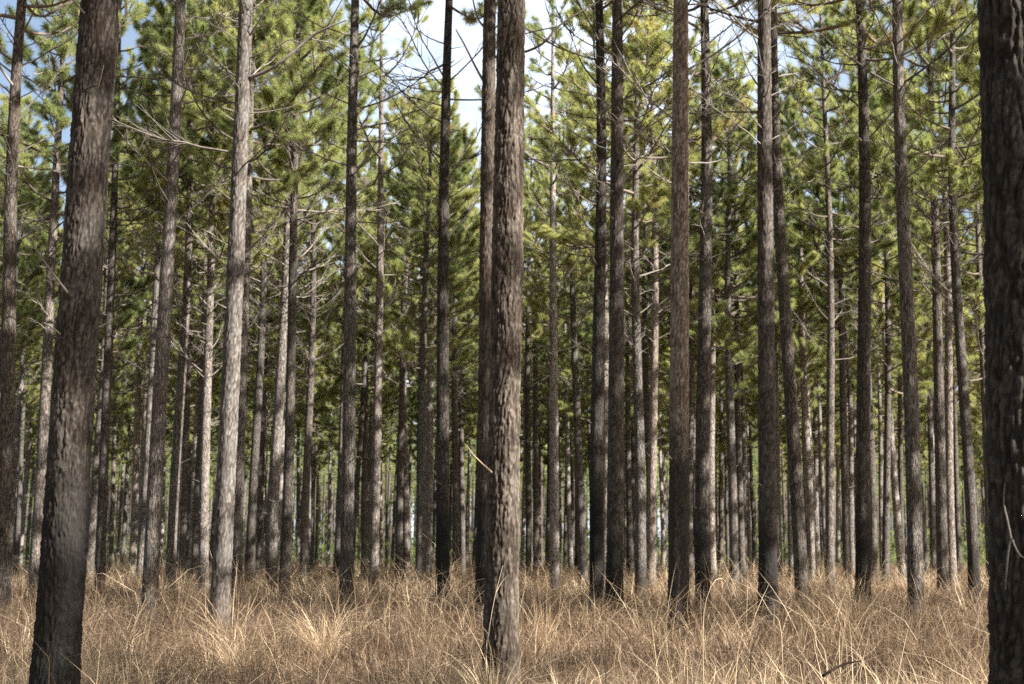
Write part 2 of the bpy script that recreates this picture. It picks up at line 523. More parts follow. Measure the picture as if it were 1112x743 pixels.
def pine(x, y, s, lean_x=0.0, lean_y=0.0, var=0, rot=0.0, hs=1.0, base_black=0.0, tone=1.0, nbranch=0, zlo=6.3, zhi=11.0, near=None, seed=0, crown=True, bscale=1.0, warm=0.0):
    r = random.Random(seed * 31 + 5)
    vv = VARS[var % NVAR]
    root = bpy.data.objects.new('pine_tree', None)
    COL.objects.link(root)
    root.empty_display_size = 0.3
    root.location = (x, y, float(ground_z(x, y)) - 0.02)
    root.rotation_euler = (-math.atan(lean_y), math.atan(lean_x), 0)
    spin = rot
    if near:
        sw = sweep_fn(near.get('sweep', 900 + seed))
        flat = near.get('flat', 0.35)
        sweep = lambda z, f=sw, k=flat: f(z) * k
        tr = link('trunk', near_trunk_mesh(seed, near['D'], near['zmax'], near['dz'], near['sides'], sweep, near.get('amp', 0.011), near.get('cell', 0.05)), root)
        s = 1.0
        rr0 = near['D'] / 2
    else:
        sweep = vv.sweep
        tr = link('trunk', vv.trunk, root)
        tr.scale = (s, s, hs); tr.rotation_euler = (0, 0, spin)
        rr0 = D0 / 2 * s
    tr.color = (max(base_black, -2) / 4.0, tone, warm, 1)
    if crown:
        cr = link('crown', vv.crown, root)
        k = 0.5 * (s + 1)
        cr.scale = (k, k, hs); cr.rotation_euler = (0, 0, spin)
    ca, sa = math.cos(spin), math.sin(spin)
    az = r.uniform(0, 6.28)
    for b in range(nbranch):
        z = zlo + (zhi - zlo) * (b + r.uniform(0.1, 0.9)) / nbranch
        az += 2.4 + r.gauss(0, 0.5)
        stub = r.random() < 0.22 or z < zlo + 0.1 * (zhi - zlo)
        c = sweep(z)
        if not near: c = np.array([(ca * c[0] - sa * c[1]) * s, (sa * c[0] + ca * c[1]) * s, 0])
        R = rr0 * float(taper(np.array(z))) * 0.85
        br = link('branch', r.choice(STUBS) if stub else r.choice(BRANCHES), root)
        br.location = (c[0] + R * math.cos(az), c[1] + R * math.sin(az), z * (1 if near else hs))
        k = bscale * r.uniform(0.75, 1.15) * (0.65 + 0.4 * (z - zlo) / (zhi - zlo))
        br.scale = (k, k if r.random() < .5 else -k, k)
        br.rotation_euler = (r.gauss(0, 0.15), r.uniform(-0.25, 0.2), az)
    for b in range(int(nbranch / 5)):
        z = r.uniform(2.2, zlo); a2 = r.uniform(0, 6.28)
        c = sweep(z)
        if not near: c = np.array([(ca * c[0] - sa * c[1]) * s, (sa * c[0] + ca * c[1]) * s, 0])
        R = rr0 * float(taper(np.array(z))) * 0.85
        br = link('branch', r.choice(STUBS), root)
        br.location = (c[0] + R * math.cos(a2), c[1] + R * math.sin(a2), z * (1 if near else hs))
        k = r.uniform(0.35, 1.0); br.scale = (k, k, k)
        br.rotation_euler = (r.gauss(0, .3), r.uniform(-.3, .3), a2)
    TREES.append(root)
    return root


# ------------------------------------------------------------------ measured pines: x at eye level, x at the top edge, width at eye level
# key: (xb, xt, w, options)
M = [
    ('A', 5, 35, 17, dict(base_black=-2)),
    ('B', 38, 70, 12.5, dict(base_black=-2)),
    ('C', 68, 104, 46, dict(d=10.2, base_black=1.7)),
    ('D', 98, 121, 9, {}), ('E', 110, 131, 11, {}), ('F', 121, 133, 5, {}),
    ('G', 144, 166, 8, {}), ('H', 154, 176, 8, {}),
    ('I', 165, 192, 17, dict(base_black=-2)),
    ('J', 186, 203, 11, {}), ('K', 198, 209, 8, {}), ('L', 212, 222, 8, {}),
    ('M', 222, 238, 11, {}),
    ('N', 241, 264, 20.5, dict(base_black=-2)),
    ('O', 258, 277, 13, {}), ('P', 272, 283, 10, {}), ('Q', 284, 292, 6, {}),
    ('R', 295, 308, 12, {}), ('S', 309, 322, 11.5, {}), ('T', 330, 338, 9, {}), ('U', 338, 346, 5, {}),
    ('W', 366, 380, 8, {}),
    ('X', 377, 388, 15, {}),
    ('Y', 396, 401, 7, {}), ('Z', 406, 414, 10.5, {}), ('AA', 414, 420, 4.2, {}),
    ('AB', 433, 440, 8, {}), ('AC', 442, 448, 8, {}), ('AD', 457, 463, 8, {}), ('AE', 466, 472, 6, {}),
    ('AF', 482, 494, 15, dict(base_black=2.0)),
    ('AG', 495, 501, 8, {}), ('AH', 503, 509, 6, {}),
    ('AI', 527, 534, 20, dict(base_black=2.2, nob=1)),
    ('AJ', 545, 552, 36, dict(d=13.0, base_black=-2, nob=1)),
    ('AK', 567, 571, 4.5, {}), ('AL', 574, 578, 7, {}), ('AM', 582, 583, 7, {}), ('AN', 594, 596, 5.5, {}),
    ('AO', 602, 600, 10.5, {}), ('AP', 627, 624, 6, {}),
    ('AQ', 648, 645, 15, dict(base_black=2.5)), ('AR', 657, 650, 9.5, {}),
    ('AS', 667, 669, 18, dict(base_black=1.3)),
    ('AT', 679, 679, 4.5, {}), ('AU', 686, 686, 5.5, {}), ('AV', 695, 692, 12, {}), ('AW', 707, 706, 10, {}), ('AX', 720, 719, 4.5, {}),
    ('AY', 737, 738, 22, dict(base_black=2.9)),
    ('AZ', 752, 751, 6, {}), ('BA', 763, 760, 16, dict(base_black=1.4)), ('BB', 774, 768, 9, {}), ('BC', 782, 779, 5.5, {}),
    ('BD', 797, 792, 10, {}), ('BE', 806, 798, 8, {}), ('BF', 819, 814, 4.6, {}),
    ('BG', 834, 833, 20, dict(base_black=1.7)),
    ('BH', 846, 843, 8, {}), ('BI', 870, 848, 15, dict(base_black=-2)), ('BJ', 882, 867, 8.5, {}), ('BK', 901, 890, 10, {}),
    ('BL', 920, 908, 9, {}), ('BM', 936, 925, 16, dict(base_black=1.8)), ('BN', 948, 936, 9, {}), ('BO', 961, 954, 8, {}),
    ('BP', 980, 972, 6, {}), ('BQ', 993, 981, 17, dict(base_black=-2)), ('BR', 1013, 1005, 6.5, {}),
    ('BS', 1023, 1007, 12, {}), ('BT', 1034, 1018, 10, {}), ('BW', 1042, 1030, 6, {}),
    ('BU', 1057, 1039, 12.5, dict(base_black=1.2)), ('BV', 1074, 1050, 9, {}),
    ('BX', 1119, 1108, 80, dict(d=6.6, base_black=-2, nob=1)),
]
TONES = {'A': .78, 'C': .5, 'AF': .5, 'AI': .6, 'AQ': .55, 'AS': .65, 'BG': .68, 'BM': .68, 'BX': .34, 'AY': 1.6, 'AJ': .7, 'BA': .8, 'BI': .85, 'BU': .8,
         'N': 0.95, 'AO': 1.9, 'BJ': 2.0, 'AR': 1.8, 'AW': 1.8, 'G': 1.9, 'H': 1.9, 'M': 1.6, 'AA': 2.2, 'AK': 2.2, 'AT': 2.2, 'AX': 2.2, 'BB': 1.7, 'Q': 1.8, 'R': 1.3, 'Z': 1.4, 'BQ': 1.2, 'BT': 1.6, 'AC': 1.5}  # the high tones put sunlight into the bark colour of those trunks
WARM = {'AJ': .6, 'AY': .5, 'BX': .3, 'A': .4, 'N': 0, 'AO': 0, 'BQ': .2, 'C': .35, 'AI': .7}
NEARSPEC = {
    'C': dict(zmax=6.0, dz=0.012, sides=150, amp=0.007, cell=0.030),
    'AJ': dict(zmax=7.2, dz=0.016, sides=120, amp=0.013, cell=0.040, flat=0.4, sweep=903),
    'BX': dict(zmax=4.6, dz=0.014, sides=150, amp=0.012, cell=0.038),
    'AI': dict(zmax=11, dz=0.035, sides=56, amp=0.009, cell=0.036),
    'N': dict(zmax=11, dz=0.035, sides=56, amp=0.006, cell=0.032),
    'AY': dict(zmax=10, dz=0.035, sides=56, amp=0.007, cell=0.034),
    'BG': dict(zmax=11, dz=0.035, sides=56, amp=0.006, cell=0.032),
    'AS': dict(zmax=12, dz=0.04, sides=48, amp=0.006, cell=0.032),
}
POS = {}
taken = []
for idx, (key, xb, xt, w, opt) in enumerate(M):
    r = random.Random(idx * 17 + 3)
    s = r.uniform(0.94, 1.08)
    D = D0 * s
    d = opt.get('d', D * F_HOR / w)
    D = w * d / F_HOR
    s = D / D0
    ub, ut = xb - 556, xt - 556
    xe = ub / F_HOR * d                       # at eye level
    xtop = ut / F_TOP * d
    dzv = Z_TOP / F_TOP * d
    lx = (xtop - xe) / dzv
    ly = r.gauss(0, 0.004)
    x0 = xe - lx * CAMZ
    near = NEARSPEC.get(key)
    if near: near = dict(near, D=D / float(taper(np.array(CAMZ))))
    nb = 0 if opt.get('nob') else (36 if d < 36 else 33 if d < 50 else 15 if d < 75 else 0)
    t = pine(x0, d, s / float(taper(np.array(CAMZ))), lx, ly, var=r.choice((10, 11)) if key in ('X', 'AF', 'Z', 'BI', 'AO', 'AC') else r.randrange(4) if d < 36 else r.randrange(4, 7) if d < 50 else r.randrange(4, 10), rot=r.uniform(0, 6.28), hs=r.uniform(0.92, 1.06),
             base_black=opt.get('base_black', r.choice([-2, -2, -2, -2, 0.9])), tone=TONES.get(key, r.uniform(0.7, 1.25)), nbranch=nb, warm=WARM.get(key, r.uniform(0, 0.35)),
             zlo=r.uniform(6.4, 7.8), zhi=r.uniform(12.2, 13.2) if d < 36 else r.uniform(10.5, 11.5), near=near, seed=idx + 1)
    POS[key] = (x0, d, lx, t)
    taken.append((x0, d))
    t['key'] = key; t['px'] = xb; t['dist'] = d

# ------------------------------------------------------------------ more pines deeper in the wood and unseen ones past the frame, some added for shade
def free(x, y, m):
    return all((x - a) ** 2 + (y - b) ** 2 > m * m for a, b in taken)


def in_sun_gap(x, y):  # strip kept free of unseen pines to let sun onto the near grass
    t = (x + 1.6) * 0.883 - (y - 7.2) * 0.469
    o = (x + 1.6) * 0.469 + (y - 7.2) * 0.883
    return 8 < t < 30 and -4.2 < o < 1.6


FAR, SIDE = [], []
rr = random.Random(5)
tries = 0
while len(FAR) < 224 and tries < 40000:
    tries += 1
    y = math.sqrt(rr.uniform(46 ** 2, 130 ** 2))
    u = rr.uniform(-585, 585)
    x = u / F_HOR * y
    if not free(x, y, 2.7): continue
    if y < 82 and -150 < u < 25 and rr.random() < 0.8: continue
    if y < 60 and rr.random() < 0.25: continue
    taken.append((x, y))
    s = rr.uniform(0.85, 1.12)
    t = pine(x, y, s, rr.gauss(0, 0.012) + (0.02 if x < 0 else -0.005), rr.gauss(0, 0.01), rr.randrange(4, 10), rr.uniform(0, 6.28), rr.uniform(0.88, 1.06),
             -2, rr.choice([rr.uniform(0.5, 0.9), rr.uniform(0.9, 1.4), rr.uniform(1.4, 2.4)]), 9 if y < 80 else 0, 6.5, 11, seed=1000 + len(FAR))
    t['px'] = 556 + u; t['dist'] = y
    FAR.append(t)
for tt, oo in ((9.5, 0.5), (14, 1.0), (18.5, 0.2), (23.5, 0.8)):  # unseen pines added on the sun line to shade the thick left pine
    x = -3.2 + 0.883 * tt + 0.469 * oo; y = 10.2 - 0.469 * tt + 0.883 * oo
    if not free(x, y, 1.5): continue
    taken.append((x, y))
    SIDE.append((x, y, 1.0))
for key in [m[0] for m in M]:  # unseen pines added towards the sun to shade the nearer trunks
    x0, d0 = POS[key][0], POS[key][1]
    if d0 > 42 or key in ('C', 'N', 'AY', 'AO', 'AW', 'AR', 'BQ', 'M', 'B'): continue
    for tt in rr.sample([13, 14.5, 16, 17.5, 19, 20.5, 22], 7):
        oo = rr.gauss(0, 0.5)
        x = x0 + 0.883 * tt + 0.469 * oo; y = d0 - 0.469 * tt + 0.883 * oo
        if (y > 2 and x / y * F_HOR < 610) or in_sun_gap(x, y) or not free(x, y, 2.3): continue
        taken.append((x, y)); SIDE.append((x, y, rr.uniform(0.9, 1.1)))
        break
print('shade trees', len(SIDE))
tries = 0
while len(SIDE) < 160 and tries < 40000:
    tries += 1
    y = rr.uniform(-42, 112); x = rr.uniform(-44, 72)
    if y > 50 and (x < 0 or x > y / F_HOR * 600 + 30): continue
    if y <= 50 and x > 50: continue
    u = x / max(y, 0.01) * F_HOR
    if y > 4 and abs(u) < 600: continue
    if math.hypot(x, y) < 4.5 or in_sun_gap(x, y): continue
    if not free(x, y, 4.3): continue
    taken.append((x, y))
    s = rr.uniform(0.9, 1.12)
    SIDE.append((x, y, s))
print('pines', len(M), len(FAR), len(SIDE))

# labels ------------------------------------------------------------------
MARKS = [
    ('C', 'thick left pine'), ('I', 'leaning grey pine'), ('N', 'knotty pale pine'), ('X', 'branchy grey pine'),
    ('AF', 'slim black pine'), ('AJ', 'rough central pine'), ('AS', 'dark straight pine'), ('AY', 'half-charred pine'),
    ('BG', 'stout dark pine'), ('BM', 'soot-dark pine'), ('BX', 'huge right-edge pine'),
]
FULL = {
    'A': 'dark mid-sized pine at the left edge, leaning right behind the thick foreground trunk',
    'C': 'thick dark foreground pine with furrowed bark and black base, largest trunk on the left',
    'I': 'grey mid-sized pine leaning right, stoutest trunk between the thick left pine and knotty pale pine',
    'N': 'knotty pale pine with bare limbs high up, stoutest trunk left of the branchy grey pine',
    'X': 'branchy grey pine with bare upswept limbs, stoutest trunk left of the slim black pine',
    'AF': 'slim black pine standing alone in the gap just left of the thick central pair',
    'AI': 'dark pine standing half hidden directly behind the thick rough central pine',
    'AJ': 'thick rough central pine with deeply furrowed brown bark and one broken tan twig',
    'AQ': 'dark pine close on the left side of the dark straight pine, overlapping a slim one',
    'AS': 'dark straight pine, stoutest of the cluster midway between the central and half-charred pines',
    'AY': 'half-charred pine with black lower trunk and pale upper bark, right of the dark straight pine',
    'BA': 'mid-sized pine with a black base just right of the half-charred pine',
    'BG': 'stout dark pine standing alone, right of the half-charred pine, with a straight trunk',
    'BI': 'mid-sized pine leaning left towards the top of the stout dark pine',
    'BM': 'soot-dark pine with a pale slim pine close behind its right side',
    'BQ': 'mottled grey pine, stoutest trunk between the soot-dark pine and the huge right-edge pine',
    'BX': 'huge right-edge pine cut by the frame, black shaded left side and a pale vine',
}
PHR = dict(MARKS)
mx = sorted((POS[k][3]['px'], n) for k, n in MARKS)
ORD = ['first', 'second', 'third', 'fourth', 'fifth', 'sixth', 'seventh', 'eighth', 'ninth', 'tenth', 'eleventh', 'twelfth', 'thirteenth', 'fourteenth', 'fifteenth', 'sixteenth']


def gap_of(px):
    left = None; right = None
    for p, n in mx:
        if p <= px: left = n
        elif right is None: right = n
    return left, right


buckets = {}
for key, xb, xt, w, opt in M:
    t = POS[key][3]
    if key in FULL:
        tag(t, FULL[key], 'pine tree', 'stout pines of the front rows')
    else:
        tier = 'slim' if t['dist'] < 64 else 'thin far'
        if tier == 'thin far': FAR.append(t); continue
        buckets.setdefault((tier,) + gap_of(t['px']), []).append(t)
for (tier, l, rgt), ts in buckets.items():
    ts.sort(key=lambda t: t['px'])
    for i, t in enumerate(ts):
        if l and rgt:
            lab = '%s %s pine from left between the %s and the %s' % (ORD[i], tier, l, rgt)
        elif rgt:
            lab = '%s %s pine from the left edge, left of the %s' % (ORD[i], tier, rgt)
        else:
            lab = '%s %s pine right of the %s' % (ORD[i], tier, l)
        tag(t, lab, 'pine tree', 'slim pines of the middle rows')
for t in FAR:
    l, rgt = gap_of(t['px'])
    if l and rgt: lab = 'thin distant pine deep between the %s and the %s' % (l, rgt)
    elif rgt: lab = 'thin distant pine deep in the wood, left of the %s' % rgt
    else: lab = 'thin distant pine deep in the wood, right of the %s' % l
    tag(t, lab, 'pine tree', 'thin distant pines of the deep wood')
for t in TREES:
    for k in ('key', 'px', 'dist'):
        if k in t: del t[k]

# parts peculiar to single trees --------------------------------------------
def px_point(px, py, d):
    """world point at forward distance d under photograph pixel (px, py)"""
    u, v = px - 556, 371.5 - py
    fy = FPX * math.cos(PITCH) - v * math.sin(PITCH)
    fz = FPX * math.sin(PITCH) + v * math.cos(PITCH)
    return np.array([u / fy * d, d, CAMZ + fz / fy * d])


def smooth_path(pts, n=14):
    pts = np.asarray(pts, float)
    t = np.linspace(0, len(pts) - 1, n)
    out = []
    for q in t:
        i = min(int(q), len(pts) - 2); f = q - i
        p0 = pts[max(i - 1, 0)]; p1 = pts[i]; p2 = pts[i + 1]; p3 = pts[min(i + 2, len(pts) - 1)]
        out.append(0.5 * ((2 * p1) + (-p0 + p2) * f + (2 * p0 - 5 * p1 + 4 * p2 - p3) * f * f + (-p0 + 3 * p1 - 3 * p2 + p3) * f ** 3))
    return np.array(out)


def rod(name, pts, r0, r1, mat, parent=None, sides=6, extra=()):
    """one bent tapering stem with optional side stems; origin at its first point"""
    P = smooth_path(pts)
    o0 = P[0].copy()
    acc = Acc()
    V, Q = tube(P - o0, np.linspace(r0, r1, len(P)), sides); acc.add(V, Q)
    for e, ra, rb in extra:
        E = smooth_path(e, 9)
        V, Q = tube(E - o0, np.linspace(ra, rb, len(E)), sides); acc.add(V, Q)
    ob = link(name, acc.mesh(name, [mat]))
    ob.location = o0
    if parent is not None:
        bpy.context.view_layer.update()
        ob.parent = parent
        ob.matrix_parent_inverse = parent.matrix_world.inverted()
    return ob


tw = rod('dead_twig', [px_point(534, 513, 12.84), px_point(523, 503, 12.75), px_point(514, 494, 12.7), px_point(507, 484, 12.7)], 0.009, 0.004, STRAW_WOOD, POS['AJ'][3])
tw['label'] = 'broken tan twig'
vn = rod('vine', [px_point(1092, 640, 6.50), px_point(1094, 606, 6.47), px_point(1098, 585, 6.45), px_point(1104, 598, 6.43), px_point(1112, 606, 6.42), px_point(1124, 602, 6.43)], 0.005, 0.004, VINE, POS['BX'][3],
         extra=[([px_point(1098, 585, 6.45), px_point(1094, 565, 6.46), px_point(1090, 545, 6.49), px_point(1092, 520, 6.5)], 0.005, 0.003)])
vn['label'] = 'pale creeping vine'
# long bare limb sweeping up to the right from the knotty pale pine, and limbs off the central pair
dN = POS['N'][1]
rod('branch', [px_point(272, 84, dN), px_point(290, 77, dN - 0.1), px_point(312, 62, dN - 0.2), px_point(335, 42, dN - 0.2), px_point(356, 30, dN - .3), px_point(376, 22, dN - .3)], 0.034, 0.012, TWIG, POS['N'][3],
    extra=[([px_point(312, 62, dN - .2), px_point(300, 78, dN), px_point(283, 92, dN)], 0.012, 0.006), ([px_point(335, 42, dN - .2), px_point(362, 48, dN), px_point(384, 62, dN)], 0.014, 0.005)])
dI = POS['AI'][1]
rod('branch', [px_point(538, 62, dI), px_point(568, 57, dI), px_point(590, 47, dI - .3), px_point(606, 29, dI - .4), px_point(632, 12, dI - .5), px_point(650, 2, dI - .5)], 0.03, 0.011, TWIG, POS['AI'][3],
    extra=[([px_point(606, 29, dI - .4), px_point(585, 33, dI - .3), px_point(566, 38, dI)], 0.016, 0.010)])
rod('branch', [px_point(527, 92, dI), px_point(516, 72, dI + .2), px_point(505, 50, dI + .3), px_point(495, 32, dI + .4)], 0.026, 0.012, TWIG, POS['AI'][3])
rod('branch', [px_point(526, 30, dI), px_point(518, 18, dI + .2), px_point(512, -8, dI + .3)], 0.022, 0.012, TWIG, POS['AI'][3])

# ------------------------------------------------------------------ far wood: beyond the separate pines nobody could count them
def far_wood():
    rng = np.random.default_rng(77)
    acc = Acc()
    n = 1500
    y = np.sqrt(rng.uniform(136 ** 2, 330 ** 2, n))
    x = rng.uniform(-0.46, 0.46, n) * y
    P, Dv, tone = [], [], []
    for i in range(n):
        H = rng.uniform(18, 22)
        lx, ly = rng.normal(0.0, 0.015, 2)
        zs = np.array([0, 4, 9, 14, H])
        pts = np.stack([x[i] + lx * zs, y[i] + ly * zs, zs - 0.1], -1)
        V, Q = tube(pts, np.array([0.16, 0.145, 0.12, 0.08, 0.02]), 7); acc.add(V, Q)
        zb = rng.uniform(7.5, 10.5)
        k = 90
        t = rng.random(k) ** 0.9
        z = zb + (H - zb) * t
        R = 2.4 * (1 - t) ** 0.6 * rng.uniform(0.25, 1, k) + 0.2
        a = rng.uniform(0, 2 * PI, k)
        q = np.stack([x[i] + lx * z + R * np.cos(a), y[i] + ly * z + R * np.sin(a), z], -1)
        P.append(q); Dv.append(np.stack([np.cos(a), np.sin(a), np.full(k, 0.3)], -1))
        tone.append(np.clip(rng.normal(0.5, 0.13) + rng.normal(0, 0.1, k), 0, 0.9))
    k = 30000                                              # low young growth under the far pines
    yy = np.sqrt(rng.uniform(120 ** 2, 330 ** 2, k)); xx = rng.uniform(-0.46, 0.46, k) * yy
    cl = 0.5 + 0.5 * np.sin(xx * 0.21 + 1) * np.cos(yy * 0.17)
    P.append(np.stack([xx, yy, rng.random(k) ** 1.3 * (1.8 + 5.0 * cl)], -1)); Dv.append(np.tile([[0, 0, 1.0]], (k, 1))); tone.append(np.clip(rng.normal(0.3, 0.15, k), 0, 0.9))
    V, T, tn = needles(rng, np.concatenate(P), np.concatenate(Dv), 13, 0.6, 0.075, np.concatenate(tone))
    acc.add(V, None, T, tn)
    o = link('far_pine_wood', acc.mesh('far_pine_wood', [LIMB, NEEDLE]))
    tag(o, 'dense mass of pines closing the view behind the last separate trunks', 'pine wood', kind='stuff')


far_wood()


def side_wood():
    """the rest of the plantation right and left of the view and behind the camera, with pines added to shade the trunks"""
    rng = np.random.default_rng(78)
    acc = Acc()
    P, Dv, tone = [], [], []
    for x, y, sc_ in SIDE:
        H = rng.uniform(19, 21.5)
        lx, ly = rng.normal(0.0, 0.012, 2)
        zs = np.concatenate([[-0.2, 0.1, 0.5], np.linspace(1.2, H, 14)])
        R = D0 / 2 * sc_ * taper(np.maximum(zs, 0), H) + 0.05 * np.exp(-np.maximum(zs, 0) / 0.35)
        V, Q = tube(np.stack([x + lx * zs, y + ly * zs, zs], -1), R, 14); acc.add(V, Q)
        zb = rng.uniform(10.5, 12.5)
        bt = np.clip(rng.normal(0.5, 0.12), 0.1, 0.8)
        az = rng.uniform(0, 6.28)
        nb = 34
        for b in range(nb):
            t = (b + rng.uniform(0, 0.9)) / nb
            z0 = zb + (H - zb - 0.3) * t
            az += 2.4 + rng.normal(0, 0.35)
            L = (2.7 * (1 - t) ** 0.65 + 0.4) * rng.uniform(0.6, 1.15)
            el = rad(10 + 45 * t)
            d = np.array([math.cos(az) * math.cos(el), math.sin(az) * math.cos(el), math.sin(el)])
            c = np.array([x + lx * z0, y + ly * z0, z0])
            V, Q = tube([c, c + d * L * 0.5 - [0, 0, 0.06], c + d * L], [0.012 + 0.012 * L, 0.008 + 0.007 * L, 0.005], 5); acc.add(V, Q)
            k = int(2 + L * 3.4)
            f = rng.uniform(0.45, 1.0, k)
            q = c + d * (L * f)[:, None] + rng.normal(0, 1, (k, 3)) * [0.28, 0.28, 0.14] * f[:, None]
            P.append(q); Dv.append(np.tile(d, (k, 1))); tone.append(np.clip(bt + rng.normal(0, 0.08, k), 0, 0.9))
    V, T, tn = needles(rng, np.concatenate(P), np.concatenate(Dv), 48, 0.30, 0.048, np.concatenate(tone))
    acc.add(V, None, T, tn)
    o = link('surrounding_shade_wood', acc.mesh('surrounding_shade_wood', [BARK, NEEDLE]))
    tag(o, 'mass of unseen plantation pines round the view, partly added for shade', 'pine wood', kind='stuff')


side_wood()

# ------------------------------------------------------------------ dry grass
def nz2(x, y, s, o):
    return (np.sin(x * s + o) * np.cos(y * s * 1.13 + o * 2.1) + 0.6 * np.sin(x * s * 2.3 + y * s * 1.7 + o * 3) + 0.4 * np.cos(x * s * 4.1 - y * s * 3.7 + o)) / 2.0


def blades(rng, base, head, h, lean, droop, width, S, tone, curl):
    n = len(base)
    t = np.linspace(0, 1, S + 1)[None, :]
    a = head[:, None] + curl[:, None] * t
    out = h[:, None] * (lean[:, None] * t + droop[:, None] * t ** 2.2)
    z = h[:, None] * (t * (1 - 0.25 * lean[:, None]) - 0.55 * droop[:, None] * t ** 2.6)
    X = base[:, 0:1] + np.cos(a) * out
    Y = base[:, 1:2] + np.sin(a) * out
    Z = base[:, 2:3] + np.maximum(z, 0.01)
    tw = rng.uniform(0, 2 * PI, (n, 1)) + rng.normal(0, 1.2, (n, 1)) * t
    wv = width[:, None] * np.clip(1.05 - t ** 2, 0.12, 1)
    sx, sy, sz = np.cos(tw) * wv * .5, np.sin(tw) * wv * .5, wv * 0.12 * np.sin(tw * 2)
    Lf = np.stack([X - sx, Y - sy, Z - sz], -1)
    Rt = np.stack([X + sx, Y + sy, Z + sz], -1)
    V = np.stack([Lf, Rt], 2).reshape(-1, 3)                    # n, S+1, 2
    b = np.arange(n)[:, None] * (S + 1) * 2 + np.arange(S)[None, :] * 2
    Q = np.stack([b, b + 1, b + 3, b + 2], -1).reshape(-1, 4)
    tn = np.repeat(tone, (S + 1) * 2)
    return V, Q, tn


def grass():
    rng = np.random.default_rng(3)
    VV, QQ, TT = [], [], []
    off = 0
    # (y0, y1, clumps per m2, blades per clump, fill per m2, width, segments)
    zones = [(4.8, 9, 9, 70, 420, 0.0034, 5), (9, 15, 8, 55, 300, 0.0045, 4), (15, 27, 5, 38, 130, 0.007, 4), (27, 50, 2.6, 24, 50, 0.012, 3), (50, 100, 0.8, 16, 12, 0.024, 2)]
    for y0, y1, cd, bpc, fd, wd, S in zones:
        half = 0.46
        area = half * (y1 * y1 - y0 * y0)
        def pts(k):
            y = np.sqrt(rng.uniform(y0 * y0, y1 * y1, k)); x = rng.uniform(-half, half, k) * y
            return x, y
        nc = int(area * cd)
        cx, cy = pts(nc)
        ch = rng.uniform(0.45, 1.3, nc)
        big = rng.random(nc) < 0.22
        ch[big] *= rng.uniform(1.25, 2.1, big.sum())
        ctone = np.clip(0.46 + 0.24 * (cy < 11.5) + 0.40 * nz2(cx, cy, 0.45, 1.0) - 0.26 * ((cy > 12.5) & (cy < 40)) + rng.normal(0, 0.14, nc), 0, 1)  # near clumps lightened, painting sunlight into the foreground grass
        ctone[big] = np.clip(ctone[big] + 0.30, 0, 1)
        cnt = rng.poisson(bpc, nc)
        ci = np.repeat(np.arange(nc), cnt)
        sg = 0.10 + 0.10 * rng.random(nc)
        ox = rng.normal(0, 1, len(ci)) * sg[ci]; oy = rng.normal(0, 1, len(ci)) * sg[ci]
        nf = int(area * fd)
        fx, fy = pts(nf)
        x = np.concatenate([cx[ci] + ox, fx]); y = np.concatenate([cy[ci] + oy, fy])
        head = np.concatenate([np.arctan2(oy, ox) + rng.normal(0, 0.7, len(ci)), rng.uniform(0, 2 * PI, nf)])
        hh = np.interp(y, [5, 9, 14, 20, 30, 60], [0.36, 0.40, 0.46, 0.58, 0.66, 0.72]) * (1 + 0.28 * nz2(x, y, 0.8, 4.0))
        h = hh * np.concatenate([ch[ci], rng.uniform(0.30, 0.80, nf)]) * rng.uniform(0.55, 1.2, len(x))
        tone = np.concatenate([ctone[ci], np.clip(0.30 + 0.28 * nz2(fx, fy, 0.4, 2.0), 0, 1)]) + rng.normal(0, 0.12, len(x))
        lean = np.abs(rng.normal(0.12, 0.22, len(x)))
        droop = np.abs(rng.normal(0.42, 0.5, len(x)))
        pale = rng.random(len(x)) < np.where(y < 14, 0.12, 0.07)
        tone[pale] += 0.4; h[pale] *= 1.3; droop[pale] += 0.35
        flat = rng.random(len(x)) < 0.14
        lean[flat] += rng.uniform(0.5, 1.3, flat.sum())
        curl = rng.normal(0, 1.0, len(x))
        base = np.stack([x, y, ground_z(x, y) - 0.01], -1)
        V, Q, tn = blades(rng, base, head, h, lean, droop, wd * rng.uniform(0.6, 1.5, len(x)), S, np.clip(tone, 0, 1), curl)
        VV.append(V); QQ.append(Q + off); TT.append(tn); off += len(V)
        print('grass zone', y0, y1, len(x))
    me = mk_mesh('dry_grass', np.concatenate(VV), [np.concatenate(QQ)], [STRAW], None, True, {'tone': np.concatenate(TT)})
    o = link('dry_grass', me)
    tag(o, 'dry straw-coloured grass covering the whole forest floor', 'grass', kind='stuff')


grass()


# single tufts and stalks that stand out of the grass ----------------------------
def tuft_mesh(seed, n, h, spread, tone, droop):
    rng = np.random.default_rng(seed)
    ox, oy = rng.normal(0, 0.06, n), rng.normal(0, 0.06, n)
    head = np.arctan2(oy, ox) + rng.normal(0, 0.5, n)
    base = np.stack([ox, oy, np.zeros(n)], -1)
    V, Q, tn = blades(rng, base, head, h * rng.uniform(0.5, 1.15, n), np.abs(rng.normal(spread, 0.12, n)), np.abs(rng.normal(droop, 0.3, n)), rng.uniform(0.003, 0.008, n), 7, np.clip(rng.normal(tone, 0.1, n), 0, 1), rng.normal(0, 0.6, n))
    return mk_mesh('grass_tuft', V, [Q], [STRAW], None, True, {'tone': tn})


def tuft(px, py, d, h, seed, label, tone=0.8, n=160, spread=0.15, droop=0.5):
    p = px_point(px, 640, d)
    o = link('grass_tuft', tuft_mesh(seed, n, h, spread, tone, droop))
    o.location = (p[0], d, float(ground_z(p[0], d)))
    tag(o, label, 'grass tuft', 'tall dry grass tufts')


